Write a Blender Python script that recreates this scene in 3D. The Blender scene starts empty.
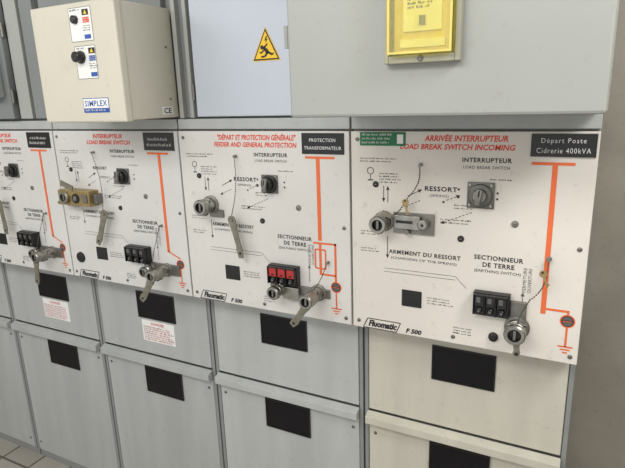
import bpy, math, random
from mathutils import Vector, Matrix
random.seed(4)
sc=bpy.context.scene
COL=bpy.context.collection
W=.61

# ------------------------------------------------------------------ materials
def lin(c):
    return tuple(((v/255)/12.92 if v/255<=.04045 else ((v/255+.055)/1.055)**2.4) for v in c)
MATS={}
def mat(name,rgb,rough=.5,metal=0.,var=.0,scale=8.,bump=0.,spec=.5,streak=False,dirt=0.):
    if name in MATS: return MATS[name]
    m=bpy.data.materials.new(name); m.use_nodes=True
    nt=m.node_tree; b=nt.nodes['Principled BSDF']
    c=lin(rgb)
    b.inputs['Roughness'].default_value=rough
    b.inputs['Metallic'].default_value=metal
    b.inputs['Specular IOR Level'].default_value=spec
    tc=nt.nodes.new('ShaderNodeTexCoord')
    n=nt.nodes.new('ShaderNodeTexNoise'); n.inputs['Scale'].default_value=scale; n.inputs['Detail'].default_value=6
    mp=nt.nodes.new('ShaderNodeMapping')
    if streak: mp.inputs['Scale'].default_value=(3,3,.35)
    nt.links.new(tc.outputs['Object'],mp.inputs['Vector']); nt.links.new(mp.outputs['Vector'],n.inputs['Vector'])
    r=nt.nodes.new('ShaderNodeValToRGB')
    r.color_ramp.elements[0].position=.3; r.color_ramp.elements[1].position=.7
    lo=tuple(max(0,v*(1-var)) for v in c); hi=tuple(min(1,v*(1+var*.5)) for v in c)
    r.color_ramp.elements[0].color=(*lo,1); r.color_ramp.elements[1].color=(*hi,1)
    nt.links.new(n.outputs['Fac'],r.inputs['Fac'])
    out=r.outputs['Color']
    if dirt>0:
        n3=nt.nodes.new('ShaderNodeTexNoise'); n3.inputs['Scale'].default_value=34; n3.inputs['Detail'].default_value=10; n3.inputs['Roughness'].default_value=.7
        r3=nt.nodes.new('ShaderNodeValToRGB'); r3.color_ramp.elements[0].position=.58; r3.color_ramp.elements[1].position=.72
        r3.color_ramp.elements[0].color=(0,0,0,1); r3.color_ramp.elements[1].color=(dirt,dirt,dirt,1)
        mx=nt.nodes.new('ShaderNodeMixRGB'); mx.inputs[2].default_value=(*lin((120,108,92)),1)
        nt.links.new(tc.outputs['Object'],n3.inputs['Vector']); nt.links.new(n3.outputs['Fac'],r3.inputs['Fac'])
        nt.links.new(r3.outputs['Color'],mx.inputs[0]); nt.links.new(out,mx.inputs[1]); out=mx.outputs[0]
    nt.links.new(out,b.inputs['Base Color'])
    if bump>0:
        bp=nt.nodes.new('ShaderNodeBump'); bp.inputs['Strength'].default_value=bump; bp.inputs['Distance'].default_value=.002
        n2=nt.nodes.new('ShaderNodeTexNoise'); n2.inputs['Scale'].default_value=scale*14
        nt.links.new(tc.outputs['Object'],n2.inputs['Vector'])
        nt.links.new(n2.outputs['Fac'],bp.inputs['Height']); nt.links.new(bp.outputs['Normal'],b.inputs['Normal'])
    MATS[name]=m; return m
M_PANEL={4:mat('panel_white_warm',(222,216,207),.42,var=.07,scale=3,dirt=.3),3:mat('panel_white',(217,214,209),.42,var=.07,scale=3,dirt=.3),
         2:mat('panel_white_cool',(211,210,207),.42,var=.07,scale=3,dirt=.3)}
M_DOOR={4:mat('paint_cream',(199,195,181),.5,var=.1,scale=4,bump=.05,streak=True,dirt=.35),3:mat('paint_pale_grey',(182,185,182),.5,var=.1,scale=4,bump=.05,streak=True,dirt=.35),
        2:mat('paint_grey',(174,177,175),.5,var=.1,scale=4,bump=.05,streak=True,dirt=.35)}
M_BODY=mat('paint_body_grey',(138,141,139),.55,var=.08,scale=5,bump=.05,dirt=.3)
M_OVER=mat('paint_overhead_grey',(162,164,159),.5,var=.05,scale=4,bump=.05,dirt=.2)
M_LEFT=mat('paint_dull_grey',(126,130,130),.55,var=.08,scale=4,bump=.05,dirt=.3)
M_UDOOR=mat('paint_blue_white',(190,197,207),.45,var=.04,scale=3)
M_CREAM=mat('enclosure_beige',(204,199,183),.5,var=.04,scale=4,bump=.05,dirt=.15)
M_DARK=mat('dark_gap',(30,30,31),.7,var=.1)
M_BLACK=mat('black_plastic',(22,22,23),.35,var=.15,scale=30)
M_GLASS=mat('dark_window',(22,21,24),.3,var=.2,scale=12,spec=.25)
M_CHROME=mat('worn_chrome',(164,162,155),.36,1.,var=.25,scale=40)
M_STEEL=mat('dull_steel',(136,134,128),.45,.85,var=.2,scale=30)
M_SWITCH=mat('grey_switch_metal',(112,112,108),.4,.7,var=.2,scale=30)
M_ZINC=mat('zinc_lever',(138,133,118),.5,.5,var=.3,scale=40)
M_BRASS=mat('brass_tone',(168,146,100),.4,.7,var=.2,scale=30)
M_INK=mat('black_ink',(34,34,36),.6,var=.1)
M_GINK=mat('grey_ink',(92,92,94),.6,var=.1)
M_RED=mat('red_ink',(222,74,44),.6,var=.05)
M_ORANGE=mat('orange_ink',(228,108,56),.55,var=.05)
M_PINK=mat('pink_ink',(206,92,104),.6,var=.05)
M_GREEN=mat('green_sticker',(16,112,66),.5,var=.05)
M_WHITE=mat('white_print',(232,232,228),.5,var=.03)
M_BLUE=mat('blue_print',(40,84,160),.5,var=.05)
M_YELLOW=mat('yellow_sign',(238,194,34),.45,var=.04)
M_REDL=mat('red_indicator',(176,40,34),.3,var=.1)
M_AMBERS=mat('yellow_plastic',(224,206,112),.35,var=.15,scale=14)
M_FRAMEGREY=mat('meter_frame',(160,158,140),.3,var=.1)
M_PAPER=mat('meter_paper',(240,238,226),.6,var=.05)
M_CORD=mat('chain_brass',(92,80,62),.45,.4,var=.2)
def clear_yellow():
    m=bpy.data.materials.new('clear_yellow_cover'); m.use_nodes=True; nt=m.node_tree; nt.nodes.clear()
    o=nt.nodes.new('ShaderNodeOutputMaterial'); mx=nt.nodes.new('ShaderNodeMixShader')
    t=nt.nodes.new('ShaderNodeBsdfTransparent'); t.inputs[0].default_value=(*lin((253,250,208)),1)
    g=nt.nodes.new('ShaderNodeBsdfGlossy'); g.inputs['Roughness'].default_value=.12; g.inputs[0].default_value=(1,.98,.88,1)
    n=nt.nodes.new('ShaderNodeTexNoise'); n.inputs['Scale'].default_value=12
    f=nt.nodes.new('ShaderNodeMapRange'); f.inputs[3].default_value=.04; f.inputs[4].default_value=.24
    nt.links.new(n.outputs['Fac'],f.inputs[0]); nt.links.new(f.outputs[0],mx.inputs[0])
    nt.links.new(t.outputs[0],mx.inputs[1]); nt.links.new(g.outputs[0],mx.inputs[2]); nt.links.new(mx.outputs[0],o.inputs[0])
    return m
M_AMBER=clear_yellow()

# ------------------------------------------------------------------ mesh builder
class MB:
    def __init__(s): s.v=[];s.f=[];s.m=[];s.mats=[]
    def mi(s,m):
        if m not in s.mats: s.mats.append(m)
        return s.mats.index(m)
    def add(s,vs,fs,m):
        o=len(s.v); s.v+= [tuple(v) for v in vs]
        k=s.mi(m)
        for f in fs: s.f.append([o+i for i in f]); s.m.append(k)
    def box(s,x0,x1,y0,y1,z0,z1,m):
        vs=[(x,y,z) for x in(x0,x1) for y in(y0,y1) for z in(z0,z1)]
        s.add(vs,[(0,1,3,2),(4,6,7,5),(0,4,5,1),(2,3,7,6),(0,2,6,4),(1,5,7,3)],m)
    def lathe(s,c,prof,m,axis='-y',seg=28):
        vs=[];fs=[]
        for d,r in prof:
            for i in range(seg):
                a=2*math.pi*i/seg; p,q=r*math.cos(a),r*math.sin(a)
                if axis=='-y': vs.append((c[0]+p,c[1]-d,c[2]+q))
                elif axis=='x': vs.append((c[0]+d,c[1]+p,c[2]+q))
                else: vs.append((c[0]+p,c[1]+q,c[2]+d))
        for j in range(len(prof)-1):
            for i in range(seg):
                k=(i+1)%seg
                fs.append((j*seg+i,j*seg+k,(j+1)*seg+k,(j+1)*seg+i))
        fs.append(tuple(range(seg))[::-1]); n=(len(prof)-1)*seg
        fs.append(tuple(n+i for i in range(seg)))
        s.add(vs,fs,m)
    def poly(s,pts,y,m):
        s.add([(x,y,z) for x,z in pts],[tuple(range(len(pts)))],m)
    def rect(s,x0,x1,z0,z1,y,m): s.poly([(x0,z0),(x1,z0),(x1,z1),(x0,z1)],y,m)
    def line(s,a,b,w,y,m):
        d=Vector((b[0]-a[0],b[1]-a[1]))
        if d.length<1e-6:return
        d.normalize(); n=Vector((-d.y,d.x))*w/2
        s.poly([(a[0]-n.x,a[1]-n.y),(b[0]-n.x,b[1]-n.y),(b[0]+n.x,b[1]+n.y),(a[0]+n.x,a[1]+n.y)],y,m)
    def ring(s,c,r,w,y,m,a0=0,a1=2*math.pi,n=24):
        for i in range(n):
            p=a0+(a1-a0)*i/n;q=a0+(a1-a0)*(i+1)/n
            s.poly([(c[0]+(r+w/2)*math.cos(p),c[1]+(r+w/2)*math.sin(p)),(c[0]+(r+w/2)*math.cos(q),c[1]+(r+w/2)*math.sin(q)),
                    (c[0]+(r-w/2)*math.cos(q),c[1]+(r-w/2)*math.sin(q)),(c[0]+(r-w/2)*math.cos(p),c[1]+(r-w/2)*math.sin(p))],y,m)
    def disc(s,c,r,y,m,n=24): s.poly([(c[0]+r*math.cos(2*math.pi*i/n),c[1]+r*math.sin(2*math.pi*i/n)) for i in range(n)],y,m)
    def prism(s,pts,y0,y1,m):
        n=len(pts)
        vs=[(x,y0,z) for x,z in pts]+[(x,y1,z) for x,z in pts]
        fs=[tuple(range(n)),tuple(range(n,2*n))[::-1]]+[(i,i+n,(i+1)%n+n,(i+1)%n) for i in range(n)]
        s.add(vs,fs,m)
    def arrow(s,a,b,w,y,m,dash=False):
        A=Vector(a);B=Vector(b);d=(B-A);L=d.length;d.normalize();n=Vector((-d.y,d.x))
        e=L-.011
        if dash:
            t=0
            while t<e:
                s.line(A+d*t,A+d*min(t+.006,e),w,y,m); t+=.010
        else: s.line(A,A+d*e,w,y,m)
        s.poly([tuple(A+d*e-n*.005),tuple(B),tuple(A+d*e+n*.005)],y,m)
    def text(s,string,x0,x1,z0,z1,y,m,shear=0.,bold=0.,side=None,space=1.):
        cu=bpy.data.curves.new('t','FONT'); cu.body=string; cu.shear=shear; cu.offset=bold; cu.resolution_u=2; cu.space_character=space
        o=bpy.data.objects.new('t',cu); COL.objects.link(o)
        dg=bpy.context.evaluated_depsgraph_get(); dg.update()
        me=o.evaluated_get(dg).to_mesh()
        vs=[v.co.copy() for v in me.vertices]; fs=[tuple(p.vertices) for p in me.polygons]
        o.evaluated_get(dg).to_mesh_clear()
        bpy.data.objects.remove(o); bpy.data.curves.remove(cu)
        if not vs: return
        a=min(v.x for v in vs);b=max(v.x for v in vs);c=min(v.y for v in vs);d=max(v.y for v in vs)
        out=[]
        for v in vs:
            X=x0+(v.x-a)/(b-a)*(x1-x0); Z=z0+(v.y-c)/(d-c)*(z1-z0)
            out.append((X,y,Z) if side is None else (y,X,Z))
        s.add(out,fs,m)
    def vtext(s,string,x0,x1,z0,z1,y,m):
        t=MB(); t.text(string,0,z1-z0,0,x1-x0,0,m)
        s.add([(x1-v[2],y,z0+v[0]) for v in t.v],t.f,m)
    def para(s,x0,x1,z,n,y,m,h=.0030,dz=.0078):
        for i in range(n):
            x=x0; e=x1-random.random()*.25*(x1-x0)
            while x<e:
                w=random.randint(3,7)
                for k in range(w):
                    if x>e: break
                    hh=h*random.choice((.75,.75,1,1,1.25))
                    s.rect(x,x+.0011,z-i*dz-h,z-i*dz-h+hh,y,m)
                    if random.random()<.6: s.rect(x,x+.0020,z-i*dz-h+(hh*.6 if random.random()<.5 else 0),z-i*dz-h+(hh if random.random()<.5 else hh*.75),y,m)
                    x+=.0027
                x+=.003
    def mesh(s,name):
        me=bpy.data.meshes.new(name); me.from_pydata(s.v,[],s.f)
        for m in s.mats: me.materials.append(m)
        me.polygons.foreach_set('material_index',s.m)
        me.update(); me.validate()
        return me
    def obj(s,name,parent=None,loc=(0,0,0),bevel=0.,smooth=False,rot=None):
        return link(name,s.mesh(name),parent,loc,bevel,smooth,rot)
def link(name,me,parent,loc=(0,0,0),bevel=0.,smooth=False,rot=None):
    o=bpy.data.objects.new(name,me); COL.objects.link(o)
    o.location=loc
    if rot: o.rotation_euler=rot
    if parent: o.parent=parent
    if bevel:
        b=o.modifiers.new('b','BEVEL'); b.width=bevel; b.segments=2; b.limit_method='ANGLE'
    if smooth:
        for p in me.polygons: p.use_smooth=True
        e=o.modifiers.new('es','EDGE_SPLIT'); e.split_angle=math.radians(35)
    return o
def empty(name,loc,label,cat,group=None):
    o=bpy.data.objects.new(name,None); o.location=loc; o.empty_display_size=.05; COL.objects.link(o)
    o['label']=label; o['category']=cat
    if group:o['group']=group
    return o

# ------------------------------------------------------------------ small hardware
CACHE={}
def screw(parent,x,z,y=0,kind='steel'):
    if kind not in CACHE:
        b=MB()
        if kind=='steel':
            b.lathe((0,0,0),[(0,.006),(.002,.0055),(.003,.003)],M_STEEL,seg=12); b.box(-.004,.004,-.0033,-.0028,-.0007,.0007,M_BLACK)
        else:
            b.lathe((0,0,0),[(0,.009),(.003,.008),(.004,.004)],M_BLACK if kind=='plug' else M_STEEL,seg=14); b.box(-.003,.003,-.0044,-.0038,-.0008,.0008,M_STEEL if kind=='plug' else M_BLACK)
        CACHE[kind]=b.mesh('screw' if kind=='steel' else 'blanking_button')
    return link('screw' if kind=='steel' else 'blanking_button',CACHE[kind],parent,(x,y,z))
def hook(parent,x,z,r=.005):
    b=MB(); b.lathe((0,0,0),[(0,r),(.003,r),(.004,r*.5),(.011,r*.5),(.012,r*.9),(.014,r*.8)],M_STEEL,seg=12); b.obj('chain_hook',parent,(x,0,z))
def socket_mesh(L=.05,r=.026):
    b=MB()
    b.lathe((0,0,0),[(0,r*1.25),(.006,r*1.25),(.008,r*1.1)],M_STEEL)
    b.lathe((0,-.008,0),[(0,r),(L*.3,r),(L*.32,r*.93),(L*.38,r*.93),(L*.4,r),(L*.55,r),(L*.6,r*.88),(L*.68,r*.88),(L*.72,r*1.06),(L-.003,r*1.06),(L,r*.95),(L,r*.66),(L*.7,r*.6)],M_CHROME)
    b.lathe((0,-.008,0),[(L*.4,r*.59),(L*.72,r*.59)],M_BLACK)
    b.box(-.003,.003,-.008-L*.95,-.008-L*.7,-r*.5,r*.5,M_STEEL)
    b.lathe((r*.75,-.008-L*.3,r*.75),[(-.006,.0045),(.006,.0045)],M_STEEL,seg=10,axis='x')
    b.box(-.0045,.0045,-.008-L*.62,-.008-L*.3,-r*1.25,-r*.9,M_STEEL)
    return b
def selector(parent,x,z,square):
    b=MB()
    if square:
        b.box(-.033,.033,-.006,0,-.033,.033,M_SWITCH)
        for i in(-1,1):
            for j in(-1,1): b.lathe((i*.026,-.006,j*.026),[(0,.0045),(.003,.004)],M_CHROME,seg=10)
        b.lathe((0,-.006,0),[(0,.03),(.006,.03),(.008,.026)],M_SWITCH)
    else:
        b.box(-.028,.028,-.005,0,-.028,.028,M_SWITCH)
        b.lathe((0,-.005,0),[(0,.028),(.006,.028),(.008,.025)],M_BLACK)
    base=b.obj('rotary_switch',parent,(x,0,z),bevel=.0012,smooth=True)
    k=MB()
    k.lathe((0,0,0),[(0,.019),(.012,.018),(.014,.015)],M_STEEL if square else M_BLACK)
    k.prism([(-.006,-.02),(.006,-.02),(.007,.02),(-.007,.02)],-.026,-.012,M_STEEL)
    k.box(-.002,.002,-.0268,-.026,.002,.018,M_BLACK)
    k.obj('switch_knob',base,(0,-.013,0),bevel=.001,smooth=True,rot=(0,math.radians(8),0))
    return base
def cord(parent,pts,name='key_chain',r=.0026):
    P=[Vector(p) for p in pts]
    b=MB()
    for i in range(len(P)-1):
        a,c=P[i],P[i+1]; L=(c-a).length; n=max(1,round(L/.0056))
        for j in range(n):
            q=a+(c-a)*(j/n)
            vs=[q+Vector(d)*r for d in((1,0,0),(-1,0,0),(0,1,0),(0,-1,0),(0,0,1.05),(0,0,-1.05))]
            b.add(vs,[(0,2,4),(2,1,4),(1,3,4),(3,0,4),(2,0,5),(1,2,5),(3,1,5),(0,3,5)],M_CORD)
        b.add([a+Vector((-.0006,0,0)),a+Vector((.0006,0,0)),c+Vector((.0006,0,0)),c+Vector((-.0006,0,0))],[(0,1,2,3)],M_CORD)
    return b.obj(name,parent)
def sag(a,b,s=.03,n=9,side=0):
    a=Vector(a);b=Vector(b);out=[]
    for i in range(n+1):
        t=i/n;p=a.lerp(b,t);p.z-=s*4*t*(1-t);p.x+=side*math.sin(math.pi*t);out.append(p)
    return out
def lever(parent,x,z,L,ang,y=-.03,w=.024,name='hanging_lever'):
    b=MB()
    pts=[]
    for i in range(9):
        a=math.pi*i/8; pts.append((w*.58*math.cos(a),w*.58*math.sin(a)))
    pts+=[(-w*.42,-L*.3),(-w*.40,-L*.68),(-w*.55,-L*.78),(-w*.5,-L),(w*.2,-L-.003),(w*.46,-L*.8),(w*.40,-L*.62),(w*.42,-L*.3)]
    b.prism(pts,-.002,.002,M_ZINC)
    b.lathe((0,.0025,0),[(0,.006),(.008,.006)],M_STEEL,seg=14)
    b.lathe((-w*.06,-.0021,-L*.88),[(0,.0045),(.0012,.0045)],M_BLACK,seg=14)
    return b.obj(name,parent,(x,y,z),bevel=.0006,rot=(0,math.radians(-ang),0))
def small_key(parent,x,y,z,ang=0):
    b=MB()
    n=14; pts=[(.009*math.cos(2*math.pi*i/n),.009*math.sin(2*math.pi*i/n)) for i in range(n)]
    b.prism(pts,-.0012,.0012,M_BRASS); b.box(-.0025,.0025,-.001,.001,-.034,-.007,M_BRASS); b.box(.002,.006,-.001,.001,-.031,-.026,M_BRASS)
    b.lathe((0,.0013,.004),[(0,.0028),(.0028,.0028)],M_BLACK,seg=10)
    return b.obj('key',parent,(x,y,z),rot=(0,math.radians(-ang),0))
def indicator(parent,x0,x1,z0,z1,red):
    b=MB()
    w=x1-x0;h=z1-z0
    b.box(0,w,-.022,0,0,h,M_BLACK)
    for k in range(4):
        a=w*(.02+k*.31); b.box(a,a+w*.03,-.034,-.022,h*.06,h*.97,M_BLACK)
    b.box(w*.02,w*.98,-.034,-.022,h*.9,h*.97,M_BLACK)
    o=b.obj('voltage_indicator',parent,(x0,0,z0),bevel=.001)
    for i in range(3):
        a=w*(.06+i*.31);c=a+w*.255
        l=MB()
        l.box(a,c,-.03,-.02,h*.44,h*.89,M_REDL if red else M_BLACK)
        if red: l.box(a+.008,c-.008,-.0312,-.03,h*.5,h*.58,M_BLACK)
        else: l.box(a+.004,c-.008,-.0315,-.03,h*.6,h*.84,M_SWITCH)
        l.obj('indicator_lens',o,bevel=.0012)
        l=MB()
        l.lathe(((a+c)/2,-.022,h*.25),[(0,w*.085),(.008,w*.085),(.010,w*.06)],M_BLACK,seg=16)
        l.lathe(((a+c)/2,-.032,h*.25),[(0,w*.035),(.002,w*.03)],M_STEEL,seg=12)
        l.obj('test_socket',o)
    return o

def ground_symbol(b,x,z,y,m):
    for i,w in enumerate((.034,.022,.011)): b.rect(x-w/2,x+w/2,z-i*.008-.002,z-i*.008+.002,y,m)
def earth_circle(b,c,y):
    b.disc(c,.0175,y-.0002,M_ORANGE); b.disc(c,.0145,y-.0004,M_INK)
    b.disc(c,.0125,y-.0005,M_GINK)
    b.line((c[0]-.012,c[1]),(c[0]+.012,c[1]),.0055,y-.0006,M_INK)
    b.line((c[0]-.0105,c[1]-.0005),(c[0]+.0105,c[1]-.0005),.002,y-.0008,M_ORANGE)

PZ=1.058; PH=.576
def panel(unit,parent):
    u=unit
    pm=M_PANEL[max(u,2)]
    b=MB(); b.box(.003,.607,0,.022,0,PH,pm)
    p=b.obj('control_panel',parent,(0,0,PZ),bevel=.002)
    Y=-.0006
    t=MB(); HB=.028; SH=.18
    if u==4:
        t.text('ARRIVÉE INTERRUPTEUR',.208,.413,.551,.570,Y,M_RED,bold=HB,shear=SH)
        t.text('LOAD BREAK SWITCH INCOMING',.143,.430,.530,.5445,Y,M_RED,bold=HB,shear=SH)
    elif u==3:
        t.text('"DÉPART ET PROTECTION GÉNÉRALE"',.16,.44,.549,.569,Y,M_RED,bold=HB,shear=SH)
        t.text('FEEDER AND GENERAL PROTECTION',.145,.442,.528,.543,Y,M_RED,bold=HB,shear=SH)
    else:
        t.text('INTERRUPTEUR',.215,.36,.550,.565,Y,M_RED,bold=HB,shear=SH)
        t.text('LOAD BREAK SWITCH',.18,.395,.529,.544,Y,M_RED,bold=HB,shear=SH)
    t.obj('heading_lettering',p)
    t=MB()
    ix=.312 if u==4 else .298
    B=.026; SP=1.12
    t.text('INTERRUPTEUR',ix-.006,ix+.112,.5,.5115,Y,M_INK,bold=B,space=SP)
    t.text('LOAD BREAK SWITCH',ix-.003,ix+.108,.484,.492,Y,M_GINK,bold=.01,space=SP)
    if u in(1,2): t.text('RESSORT',.195,.266,.438,.449,Y,M_INK,bold=B,space=SP)
    else: t.text('RESSORT',.212,.296,.422,.435,Y,M_INK,bold=B,space=SP)
    t.text('(SPRING)',.225,.275,.405,.414,Y,M_GINK)
    az=.24 if u==4 else .27
    t.text('ARMEMENT DU RESSORT',.114,.312 if u==4 else .276,az,az+.012,Y,M_INK,bold=B,space=SP)
    t.text('(CHARGING OF THE SPRING)',.12,.302 if u==4 else .27,az-.017,az-.008,Y,M_GINK,bold=.01)
    sx=.35 if u==4 else .366
    t.text('SECTIONNEUR',sx-.004,sx+.116,.25,.2625,Y,M_INK,bold=B,space=SP)
    t.text('DE TERRE',sx+.018,sx+.096,.231,.2435,Y,M_INK,bold=B,space=SP)
    t.text('(EARTHING SWITCH)',sx-.002,sx+.112,.214,.224,Y,M_GINK,bold=.01)
    t.obj('function_lettering',p)
    t=MB()
    t.ring((.06,.47),.009,.0018,Y,M_INK); t.line((.06,.461),(.06,.445),.0018,Y,M_INK)
    t.rect(.052,.068,.443,.446,Y,M_INK)
    t.para(.03,.14,.505,2,Y,M_INK)
    t.para(.085,.15,.465,4,Y,M_INK)
    t.arrow((.11,.385),(.11,.43),.0018,Y,M_INK); t.arrow((.098,.43),(.098,.385),.0018,Y,M_INK)
    t.arrow((.11,.29),(.11,.225),.0018,Y,M_INK)
    t.arrow((.165,.405),(.205,.425),.0018,Y,M_INK)
    t.arrow((.2,.395),(.155,.375),.0018,Y,M_INK,True)
    t.line((.1,.195),(.3,.195),.0012,Y,M_GINK)
    t.line((.1,.185),(.3,.185),.0012,Y,M_GINK)
    t.para(.03,.095,.3,2,Y,M_INK); t.para(.03,.09,.25,2,Y,M_INK)
    if u==4: t.para(.255,.335,.35,2,Y,M_INK)
    else: t.para(.235,.33,.345,2,Y,M_INK)
    t.para(.225,.3,.125,3,Y,M_INK)
    t.para(.29,.34,.39,2,Y,M_INK); t.para(.375,.43,.46,1,Y,M_INK)
    t.arrow((.27,.4),(.305,.415),.0018,Y,M_INK,True)
    t.arrow((.335,.372),(.255,.337),.0018,Y,M_INK,True)
    t.line((.3,.195),(.33,.165),.0012,Y,M_GINK)
    t.arrow((.47,.12),(.47,.175),.0018,Y,M_GINK)
    t.vtext('FERMETURE',.468,.476,.175,.24,Y,M_GINK)
    t.vtext('OUVERTURE',.48,.488,.175,.24,Y,M_GINK)
    t.para(.3,.35,.05,3,Y,M_INK)
    for xx,zz in((.262,.395),(.3,.43),(.3,.41),(.395,.41),(.395,.425)): t.rect(xx-.0025,xx+.0025,zz-.0025,zz+.0025,Y-.0002,M_INK)
    t.obj('printed_legend',p)
    t=MB()
    t.text('Fluomatic',.052,.140,.008,.029,Y,M_INK,shear=.3,bold=.05)
    t.line((.036,.003),(.138,.003),.0026,Y,M_INK); t.line((.05,.033),(.15,.033),.0026,Y,M_INK); t.line((.036,.003),(.05,.033),.0026,Y,M_INK); t.line((.138,.003),(.15,.033),.0026,Y,M_INK)
    t.text('F 500',.166,.212,.007,.022,Y,M_INK,shear=.25,bold=.045)
    t.obj('logo_lettering',p)
    sq=MB(); sq.box(.153,.21,-.002,.001,.089,.138,M_BLACK); sq.obj('black_inspection_port',p,bevel=.001)
    t=MB(); O=M_ORANGE
    t.rect(.468,.562,.498,.505,Y,O)
    if u==3:
        t.rect(.503,.515,.255,.498,Y,O)
        t.rect(.486,.562,.244,.25,Y,O); t.rect(.555,.562,.128,.25,Y,O)
        for a in(((.492,.168),(.492,.227)),((.526,.168),(.526,.227)),((.492,.227),(.526,.227)),((.492,.168),(.526,.168))): t.line(a[0],a[1],.005,Y,O)
        t.rect(.505,.513,.15,.25,Y-.0002,O); t.rect(.505,.558,.147,.153,Y,O)
        cx=.559
    else:
        zb=.155 if u<3 else .125
        t.rect(.514,.526,zb,.498,Y,O)
        cx=.577 if u==4 else .568
        if u==4: t.rect(.514,cx+.0025,.136,.142,Y-.0001,O); t.rect(cx-.0025,cx+.0025,.12,.142,Y,O)
        else: t.line((.518,.158),(.57,.135),.005,Y,O)
    t.rect(cx-.0025,cx+.0025,.045,.105,Y,O)
    earth_circle(t,(cx,.114),Y)
    ground_symbol(t,cx,.045,Y,O)
    t.obj('mimic_diagram',p)
    n=MB(); n.box(.464 if u==4 else .46,.602 if u==4 else .592,-.003,0,.518 if u==4 else .512,.571,M_BLACK)
    y=-.0036
    if u==4:
        n.text('Départ Poste',.486,.58,.5465,.561,y,M_WHITE,bold=-.006,space=1.2); n.text('Cidrerie 400kVA',.477,.591,.5265,.5385,y,M_WHITE,bold=-.006,space=1.2)
    elif u==3:
        n.text('PROTECTION',.485,.567,.5465,.556,y,M_WHITE,space=1.1); n.text('TRANSFORMATEUR',.468,.585,.5245,.534,y,M_WHITE,space=1.1)
    else:
        n.para(.48,.582,.553,1,y,M_WHITE,h=.008); n.para(.474,.586,.534,1,y,M_WHITE,h=.008)
    n.obj('nameplate',p)
    for x,z in((.022,.555),(.022,.022),(.59,.02),(.3,.02),(.588,.3)): screw(p,x,z)
    for x,z in((.075,.433),(.075,.335)): screw(p,x,z,kind='plug')
    for x,z in((.44,.35),(.31,.3)): screw(p,x,z,kind='plug' if x<.4 else 'bolt')
    selector(p,.355 if u==4 else .345,.418,u==4)
    indicator(p,.352 if u==4 else .335,.442 if u==4 else .437,.105,.167,u==3)
    return p

def place_socket(p,x,z,L=.05,r=.026,name='operating_socket'):
    return socket_mesh(L,r).obj(name,p,(x,0,z),smooth=True)

FZ=-.05
def lower(u,parent):
    dm=M_DOOR[max(u,2)]
    b=MB(); b.box(.018,.592,.088,.112,.728,1.05,dm)
    d=b.obj('cable_compartment_door',parent,bevel=.003)
    x0,x1=(.226,.402) if u>2 else (.245,.432)
    def win(par,z0,z1):
        f=MB()
        f.box(x0,x1,.0855,.088,z0,z1,M_GLASS)
        f.box(x0-.004,x0,.084,.088,z0-.004,z1+.004,M_BLACK);f.box(x1,x1+.004,.084,.088,z0-.004,z1+.004,M_BLACK)
        f.box(x0,x1,.084,.088,z0-.004,z0,M_BLACK);f.box(x0,x1,.084,.088,z1,z1+.004,M_BLACK)
        f.obj('inspection_window',par)
    win(d,.89,.995)
    if u in(1,2):
        l=MB(); a,c=x0+.008,x1-.01
        l.box(a,c,.0872,.088,.785,.876,M_WHITE)
        l.text('DANGER',a+.05,c-.05,.858,.87,.0868,M_PINK,bold=.02)
        for i in range(7): l.para(a+.008,c-.004,.85-i*.009,1,.0868,M_PINK,h=.005)
        l.obj('notice_sticker',d)
    g=MB()
    g.add([(x,y,z) for x in(.014,.594) for y,z in((.088,.722),(.062,.712),(.062,.686),(.07,.682),(.088,.682))],
          [(0,1,2,3,4),(9,8,7,6,5),(0,5,6,1),(1,6,7,2),(2,7,8,3),(3,8,9,4),(4,9,5,0)],dm)
    g.obj('door_ledge',d,bevel=.0015)
    c=MB(); c.box(.018,.592,.09,.112,.0,.676,dm)
    c=c.obj('lower_cover',parent,bevel=.003)
    win(c,.552,.662)
    for x in(.04,.57):
        for z in(.05,.64): screw(c,x,z,.09)

def body(u,parent,upper_y=.022):
    m=M_BODY
    b=MB()
    b.box(.002,.608,.112,.85,FZ+.04,1.056,m)
    b.box(.002,.608,upper_y,.85,1.056,1.66,m)
    b.box(.002,.608,.03,.85,1.66,2.3,m)
    b.box(.003,.016,.09,.112,FZ+.04,1.056,m); b.box(.594,.607,.09,.112,FZ+.04,1.056,m)
    b.box(.003,.607,.004,.03,1.64,1.672,M_DOOR[2])
    b.box(.005,.605,.1,.83,FZ,FZ+.04,m)
    return b.obj('body',parent,bevel=.0015)

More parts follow.
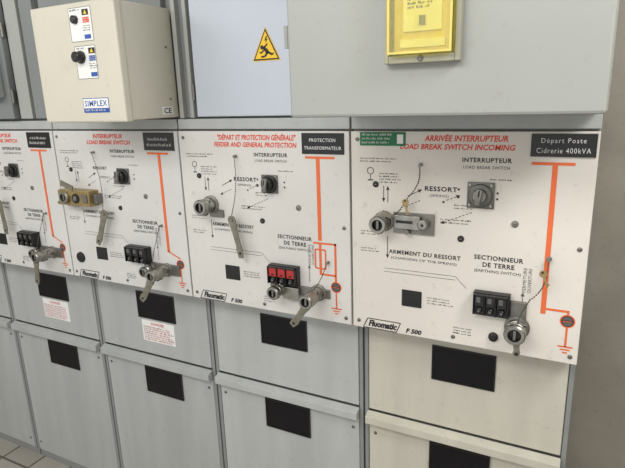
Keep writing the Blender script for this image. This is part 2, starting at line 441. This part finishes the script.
labels={4:'cream-doored switchgear cabinet with overhead grey compartment and meter',
3:'white and pale grey switchgear cabinet with red indicator block',
2:'white and grey switchgear cabinet with brass-coloured padlock block',
1:'white and grey switchgear cabinet with notice sticker on door',
0:'white and grey switchgear cabinet at the end of the row'}
cab={}
def plate(p,x0,x1,z0,z1,extra=None):
    kp=MB(); kp.box(x0,x1,-.007,0,z0,z1,M_STEEL)
    if extra: kp.box(*extra,M_CHROME)
    kp.obj('socket_backplate',p,bevel=.002)
for u in(4,3,2,1,0):
    c=empty('switchgear_cabinet',((u-4)*W,0,0),labels[u],'electrical cabinet','row of medium-voltage switchgear cabinets')
    cab[u]=c
    body(u,c); lower(u,c); p=panel(u,c)
    if u==4:
        br=MB()
        br.box(.128,.24,-.006,0,.302,.36,M_STEEL)
        br.prism([(.135,.318),(.205,.318),(.205,.326),(.228,.326),(.228,.344),(.205,.344),(.205,.354),(.135,.354)],-.018,-.006,M_CHROME)
        br.box(.14,.185,-.0215,-.018,.334,.341,M_BLACK)
        br.lathe((.215,-.006,.335),[(0,.014),(.024,.014),(.026,.011)],M_CHROME,seg=20)
        br.lathe((.215,-.032,.335),[(0,.004),(.001,.004)],M_BLACK,seg=12)
        br.lathe((.17,-.006,.309),[(0,.007),(.014,.007)],M_STEEL,seg=14)
        br.obj('locking_bracket',p,bevel=.0015)
        place_socket(p,.1,.332,.05,.023)
        cord(p,sag((.2,-.012,.488),(.17,-.03,.40),.0,6,.014)+sag((.17,-.03,.40),(.12,-.035,.362),.018,7))
        hook(p,.2,.49)
        small_key(p,.17,-.034,.395,10)
        lv=MB(); lv.prism([(.108,.36),(.135,.352),(.14,.362),(.112,.372)],-.05,-.044,M_ZINC); lv.obj('key_tab',p)
        place_socket(p,.462,.078,.05,.025)
        lever(p,.466,.054,.036,6,y=-.04,w=.018)
        plate(p,.443,.482,.1,.15)
        hook(p,.524,.27,.006)
        cord(p,sag((.524,-.012,.268),(.49,-.035,.17),.012,7,.01)+sag((.49,-.035,.17),(.468,-.045,.105),.01,6,-.008))
        small_key(p,.515,-.034,.24,20)
        g=MB(); g.box(.03,.158,-.0012,0,.538,.574,M_GREEN)
        g.para(.036,.128,.57,3,-.0016,M_WHITE,h=.005,dz=.0105)
        g.rect(.135,.152,.544,.568,-.0018,M_WHITE)
        g.obj('green_sticker',p)
        b=MB(); b.lathe((0,0,0),[(0,.013),(.006,.012),(.008,.007)],M_BLACK,seg=16); b.obj('blanking_plug',p,(.405,0,.04))
    elif u==3:
        place_socket(p,.115,.34,.055,.024)
        plate(p,.11,.165,.30,.325)
        cord(p,sag((.226,-.012,.5),(.213,-.03,.31),.0,10,.012)); hook(p,.226,.5)
        lever(p,.214,.302,.125,14,y=-.03,w=.024)
        place_socket(p,.37,.088,.055,.02)
        place_socket(p,.50,.09,.085,.021)
        plate(p,.33,.54,.075,.104,(.385,.44,-.022,-.007,.06,.1))
        lever(p,.492,.07,.085,-34,y=-.072,w=.025)
        cord(p,sag((.535,-.012,.19),(.50,-.07,.115),.022,9,.0)); hook(p,.535,.19)
    else:
        place_socket(p,.08 if u==2 else .115,.335,.05,.022)
        if u==2:
            br=MB()
            br.box(.04,.205,-.045,0,.305,.362,M_BRASS)
            br.box(.205,.225,-.03,0,.315,.35,M_STEEL)
            br.lathe((.135,-.045,.333),[(0,.019),(.004,.018)],M_DARK,seg=20)
            br.lathe((.135,-.049,.333),[(0,.01),(.003,.009)],M_STEEL,seg=16)
            br.box(.17,.195,-.049,-.045,.318,.35,M_STEEL)
            br.obj('brass_lock_block',p,bevel=.003)
            kt=MB(); kt.prism([(.0,.03),(.06,.012),(.066,.03),(.006,.05)],-.004,0,M_ZINC); kt.obj('key_tab',p,(.07,-.05,.35))
            b=MB(); b.lathe((0,0,0),[(0,.022),(.006,.02),(.008,.012)],M_BLACK,seg=20); b.obj('blanking_plug',p,(.06,0,.085))
        cord(p,sag((.21,-.012,.5),(.25,-.03,.285),.0,10,.018)); hook(p,.21,.5)
        lever(p,.255,.28,.13,-22 if u==2 else 6,y=-.03,w=.028)
        place_socket(p,.43,.082,.04,.018)
        place_socket(p,.505,.088,.08,.02)
        plate(p,.4,.565,.07,.11)
        lever(p,.49,.066,.095,-32 if u==2 else -6,y=-.072,w=.028)
        cord(p,sag((.5,-.012,.25),(.5,-.07,.11),.02,10,-.012)); hook(p,.5,.25)

# ---- upper parts
c=cab[4]
b=MB(); b.box(0,.607,-.31,.03,1.688,2.3,M_OVER); ov=b.obj('overhead_compartment',c,bevel=.004)
b=MB(); b.box(.002,.605,-.332,-.31,1.686,2.3,M_OVER); od=b.obj('compartment_door',c,bevel=.006)
for z in(1.83,2.15):
    b=MB(); b.lathe((0,0,0),[(0,.006),(.045,.006)],M_OVER,axis='z',seg=12); b.obj('door_hinge',od,(-.006,-.318,z))
b=MB()
X0,X1,Z0,Z1=.222,.365,1.784,2.02
b.box(X0,X1,-.338,-.332,Z0,Z1,M_FRAMEGREY)
for a in((X0,X0+.01,Z0,Z1),(X1-.01,X1,Z0,Z1),(X0+.01,X1-.01,Z0,Z0+.014),(X0+.01,X1-.01,Z1-.012,Z1)): b.box(a[0],a[1],-.352,-.338,a[2],a[3],M_FRAMEGREY)
m=b.obj('meter_housing',od,bevel=.002)
b=MB()
b.box(.24,.347,-.342,-.338,1.804,2.0,M_AMBERS)
b.box(.258,.329,-.346,-.342,1.84,1.99,M_PAPER)
b.rect(.268,.319,1.905,1.975,-.3463,M_FRAMEGREY)
b.para(.266,.32,1.897,3,-.3464,M_INK,h=.004,dz=.007)
b.box(.289,.299,-.350,-.346,1.85,1.866,M_SWITCH)
b.box(.252,.336,-.345,-.342,1.812,1.826,M_PAPER)
b.obj('meter_dial',m)
b=MB()
b.box(.236,.351,-.366,-.3645,1.802,2.004,M_AMBER)
for a in((.236,.2375,1.802,2.004),(.3495,.351,1.802,2.004)): b.box(a[0],a[1],-.3645,-.339,a[2],a[3],M_AMBER)
b.box(.2375,.3495,-.3645,-.339,1.802,1.8035,M_AMBER)
for a in((.234,.238,1.80,2.004),(.349,.353,1.80,2.004),(.238,.349,1.80,1.804)): b.box(a[0],a[1],-.3675,-.3655,a[2],a[3],M_AMBERS)
b.obj('clear_cover',m)
screw(m,.293,1.792,-.352)
c=cab[3]
b=MB(); b.box(.088,.6,0,.03,1.678,2.3,M_UDOOR); ud=b.obj('upper_door',c,bevel=.003)
b=MB(); b.box(.022,.038,-.006,.03,1.675,2.3,M_OVER); b.box(.038,.064,.012,.03,1.675,2.3,M_LEFT); b.box(.064,.078,-.004,.03,1.675,2.3,M_OVER); b.box(.079,.087,.015,.03,1.675,2.3,M_DARK); b.obj('door_frame',c,bevel=.002)
for z in(1.73,2.1):
    b=MB(); b.lathe((0,0,0),[(0,.005),(.05,.005)],M_STEEL,axis='z',seg=10); b.obj('door_hinge',ud,(.083,-.004,z))
b=MB(); cx=.355; z0=1.832; s=.094; h=s*.98
tri=lambda k:[(cx-s/2*k,z0+h/3*(1-k)),(cx+s/2*k,z0+h/3*(1-k)),(cx,z0+h/3*(1-k)+h*k)]
b.poly(tri(1),-.001,M_YELLOW); b.poly(tri(.93),-.0014,M_INK); b.poly(tri(.8),-.0018,M_YELLOW)
yy=-.0022
P=lambda *q:[(cx+x/1000,z0+z/1000) for x,z in q]
b.disc((cx-.013,z0+.037),.006,yy,M_INK,14)
b.poly(P((-10,34),(-6,40),(8,30),(10,20),(2,18)),yy,M_INK)
b.line((cx-.006,z0+.036),(cx+.006,z0+.046),.0045,yy,M_INK)
b.line((cx-.006,z0+.030),(cx-.016,z0+.022),.0045,yy,M_INK); b.line((cx-.016,z0+.022),(cx-.022,z0+.024),.004,yy,M_INK)
b.line((cx+.006,z0+.024),(cx+.021,z0+.016),.0065,yy,M_INK); b.line((cx+.021,z0+.016),(cx+.026,z0+.021),.004,yy,M_INK)
b.line((cx+.004,z0+.022),(cx-.004,z0+.012),.006,yy,M_INK); b.line((cx-.004,z0+.012),(cx-.017,z0+.0115),.005,yy,M_INK)
b.poly(P((3,68),(-4,54),(2,56),(-1,47),(8,59),(3,58),(6,66)),yy,M_INK)
b.obj('warning_sign',ud)
c=cab[2]
b=MB(); b.box(.02,.585,.005,.03,1.68,2.3,M_LEFT); b.obj('upper_door',c,bevel=.003)
c=cab[1]
b=MB(); b.box(.02,.43,-.02,.03,1.68,2.3,M_LEFT); u1=b.obj('upper_door',c,bevel=.004)
b=MB(); b.box(.05,.4,-.06,-.02,1.76,2.3,M_OVER) ; b.obj('instrument_cover',c,bevel=.004)
b=MB(); b.box(.43,.442,.004,.03,1.68,2.3,M_DARK); b.box(.445,.515,-.002,.03,1.68,2.3,M_OVER); b.box(.515,.528,.01,.03,1.68,2.3,M_DARK); b.box(.53,.6,.0,.03,1.68,2.3,M_LEFT); b.obj('door_frame',c,bevel=.002)
for z in(1.74,1.98):
    b=MB(); b.lathe((0,0,0),[(0,.006),(.05,.006)],M_STEEL,axis='z',seg=10); b.obj('door_hinge',u1,(.436,-.014,z))
c=cab[0]
b=MB(); b.box(.02,.58,.0,.03,1.68,2.3,M_LEFT); b.obj('upper_door',c,bevel=.004)

# ---- cream enclosure
e=empty('electrical_enclosure',(-.94,0,1.675),'beige metal enclosure with two black knobs fixed to the cabinets','enclosure')
b=MB(); b.box(.004,.341,-.196,.004,.004,.329,M_CREAM); eb=b.obj('enclosure_body',e,bevel=.003)
b=MB(); b.box(0,.345,-.224,-.197,0,.333,M_CREAM); el=b.obj('enclosure_lid',e,bevel=.005)
Y=-.2246
for k,(x0,x1,z0,z1) in enumerate(((.166,.255,.228,.318),(.173,.255,.125,.215))):
    b=MB()
    b.rect(x0,x1,z0,z1,Y,M_WHITE)
    for a in(((x0,z0),(x1,z0)),((x0,z1),(x1,z1)),((x0,z0),(x0,z1)),((x1,z0),(x1,z1))): b.line(a[0],a[1],.0014,Y-.0002,M_GINK)
    cx0=x0+.066
    b.rect(cx0-.012,cx0+.014,z1-.022,z1-.006,Y-.0003,M_INK)
    b.poly([(cx0-.006,z1-.019),(cx0+.008,z1-.019),(cx0+.001,z1-.008)],Y-.0005,M_YELLOW)
    b.rect(cx0-.012,cx0+.014,z1-.042,z1-.027,Y-.0003,M_RED if k==0 else M_BLUE)
    b.para(cx0-.010,cx0+.014,z1-.030,2,Y-.0005,M_WHITE,h=.003,dz=.006)
    b.para(cx0-.014,cx0+.018,z1-.048,3,Y-.0003,M_INK,h=.003,dz=.006)
    b.rect(cx0-.012,cx0+.014,z0+.005,z0+.017,Y-.0003,M_BLUE)
    b.para(x0+.006,x0+.045,z1-.004,1,Y-.0003,M_INK,h=.004)
    b.obj('instruction_label',el)
b=MB()
b.rect(.177,.283,.028,.07,Y,M_BLUE); b.rect(.179,.281,.041,.068,Y-.0003,M_WHITE)
b.text('SIMPLEX',.184,.276,.046,.063,Y-.0004,M_BLUE,bold=.02,space=1.1)
b.para(.185,.275,.038,1,Y-.0005,M_WHITE,h=.005)
b.obj('maker_sticker',el)
b=MB(); b.lathe((.190,Y+.0006,.287),[(0,.012),(.01,.011),(.012,.008)],M_BLACK,seg=20); b.obj('push_button',el)
b=MB(); b.lathe((.195,Y+.0006,.185),[(0,.018),(.006,.018),(.007,.015),(.024,.0145),(.026,.012)],M_BLACK,seg=24); b.obj('selector_knob',el,smooth=True)
b=MB()
b.add([(.3415,-.072,.013),(.3415,-.022,.013),(.3415,-.022,.038),(.3415,-.072,.038)],[(0,1,2,3)],M_WHITE)
b.text('CE',-.064,-.03,.017,.034,.3421,M_INK,side='x',bold=.02)
b.obj('marking_sticker',eb)
for z in(.215,.06):
    b=MB(); b.lathe((0,0,0),[(0,.004),(.003,.003)],M_STEEL,axis='x',seg=10); b.obj('side_screw',eb,(.341,-.03,z))

# ------------------------------------------------------------------ room
M_WALL=mat('wall_grey_beige',(174,168,156),.95,var=.2,scale=3.5,bump=.6,dirt=.3)
M_CEIL=mat('ceiling_white',(200,198,192),.9,var=.04,scale=3)
def floor_mat():
    m=bpy.data.materials.new('floor_tiles'); m.use_nodes=True; nt=m.node_tree; bs=nt.nodes['Principled BSDF']
    tc=nt.nodes.new('ShaderNodeTexCoord'); br=nt.nodes.new('ShaderNodeTexBrick')
    br.offset=0; br.inputs['Scale'].default_value=1; br.inputs['Brick Width'].default_value=.2; br.inputs['Row Height'].default_value=.2
    br.inputs['Mortar Size'].default_value=.006
    br.inputs['Color1'].default_value=(*lin((190,184,174)),1); br.inputs['Color2'].default_value=(*lin((176,170,160)),1); br.inputs['Mortar'].default_value=(*lin((100,95,88)),1)
    nt.links.new(tc.outputs['Object'],br.inputs['Vector'])
    nz=nt.nodes.new('ShaderNodeTexNoise'); nz.inputs['Scale'].default_value=6; nz.inputs['Detail'].default_value=8
    mx=nt.nodes.new('ShaderNodeMixRGB'); mx.blend_type='MULTIPLY'; mx.inputs['Fac'].default_value=.35
    nt.links.new(tc.outputs['Object'],nz.inputs['Vector'])
    nt.links.new(br.outputs['Color'],mx.inputs[1]); nt.links.new(nz.outputs['Fac'],mx.inputs[2]); nt.links.new(mx.outputs[0],bs.inputs['Base Color'])
    bs.inputs['Roughness'].default_value=.6
    return m
def struct(name,x0,x1,y0,y1,z0,z1,m):
    b=MB(); b.box(x0,x1,y0,y1,z0,z1,m); o=b.obj(name); o['kind']='structure'; return o
struct('floor',-4.2,1.8,-2.6,1.0,FZ-.1,FZ,floor_mat())
struct('wall_back',-4.2,1.8,.9,1.0,FZ,2.9,M_WALL)
struct('wall_left',-4.3,-4.2,-2.6,1.0,FZ,2.9,M_WALL)
struct('wall_right',1.8,1.9,-2.6,1.0,FZ,2.9,M_WALL)
struct('ceiling',-4.3,1.9,-2.6,1.0,2.9,3.0,M_CEIL)

# ------------------------------------------------------------------ light
w=bpy.data.worlds.new('w'); sc.world=w; w.use_nodes=True
w.node_tree.nodes['Background'].inputs[0].default_value=(1,.995,.98,1); w.node_tree.nodes['Background'].inputs[1].default_value=.98
def area(x,y,z,sx,sy,p,target):
    l=bpy.data.lights.new('area','AREA'); l.shape='RECTANGLE'; l.size=sx; l.size_y=sy; l.energy=p; l.color=(1,.99,.97)
    o=bpy.data.objects.new('ceiling_or_fill_light',l); COL.objects.link(o); o.location=(x,y,z)
    o.rotation_euler=(Vector(target)-Vector((x,y,z))).to_track_quat('-Z','Y').to_euler()
area(-.3,-1.9,2.75,1.5,.6,28,(-.3,0,1.0))
area(-2.4,-1.7,2.75,1.5,.6,18,(-2.2,0,1.0))
area(1.35,-.8,2.6,.5,.5,20,(1.0,.9,.9))  # added fill brightening the back wall at right, not a ceiling lamp

# ------------------------------------------------------------------ camera
cd=bpy.data.cameras.new('camera'); cam=bpy.data.objects.new('camera',cd); COL.objects.link(cam)
cd.sensor_width=36; cd.lens=527/625*36; cd.clip_start=.02
R=Matrix(((.8903,-.0882,.4468),(.4544,.2390,-.8581),(-.0312,.967,.2528)))
cam.matrix_world=Matrix.Translation((.579,-1.353,1.73)) @ R.to_quaternion().to_matrix().to_4x4()
sc.camera=cam
sc.view_settings.view_transform='Standard'
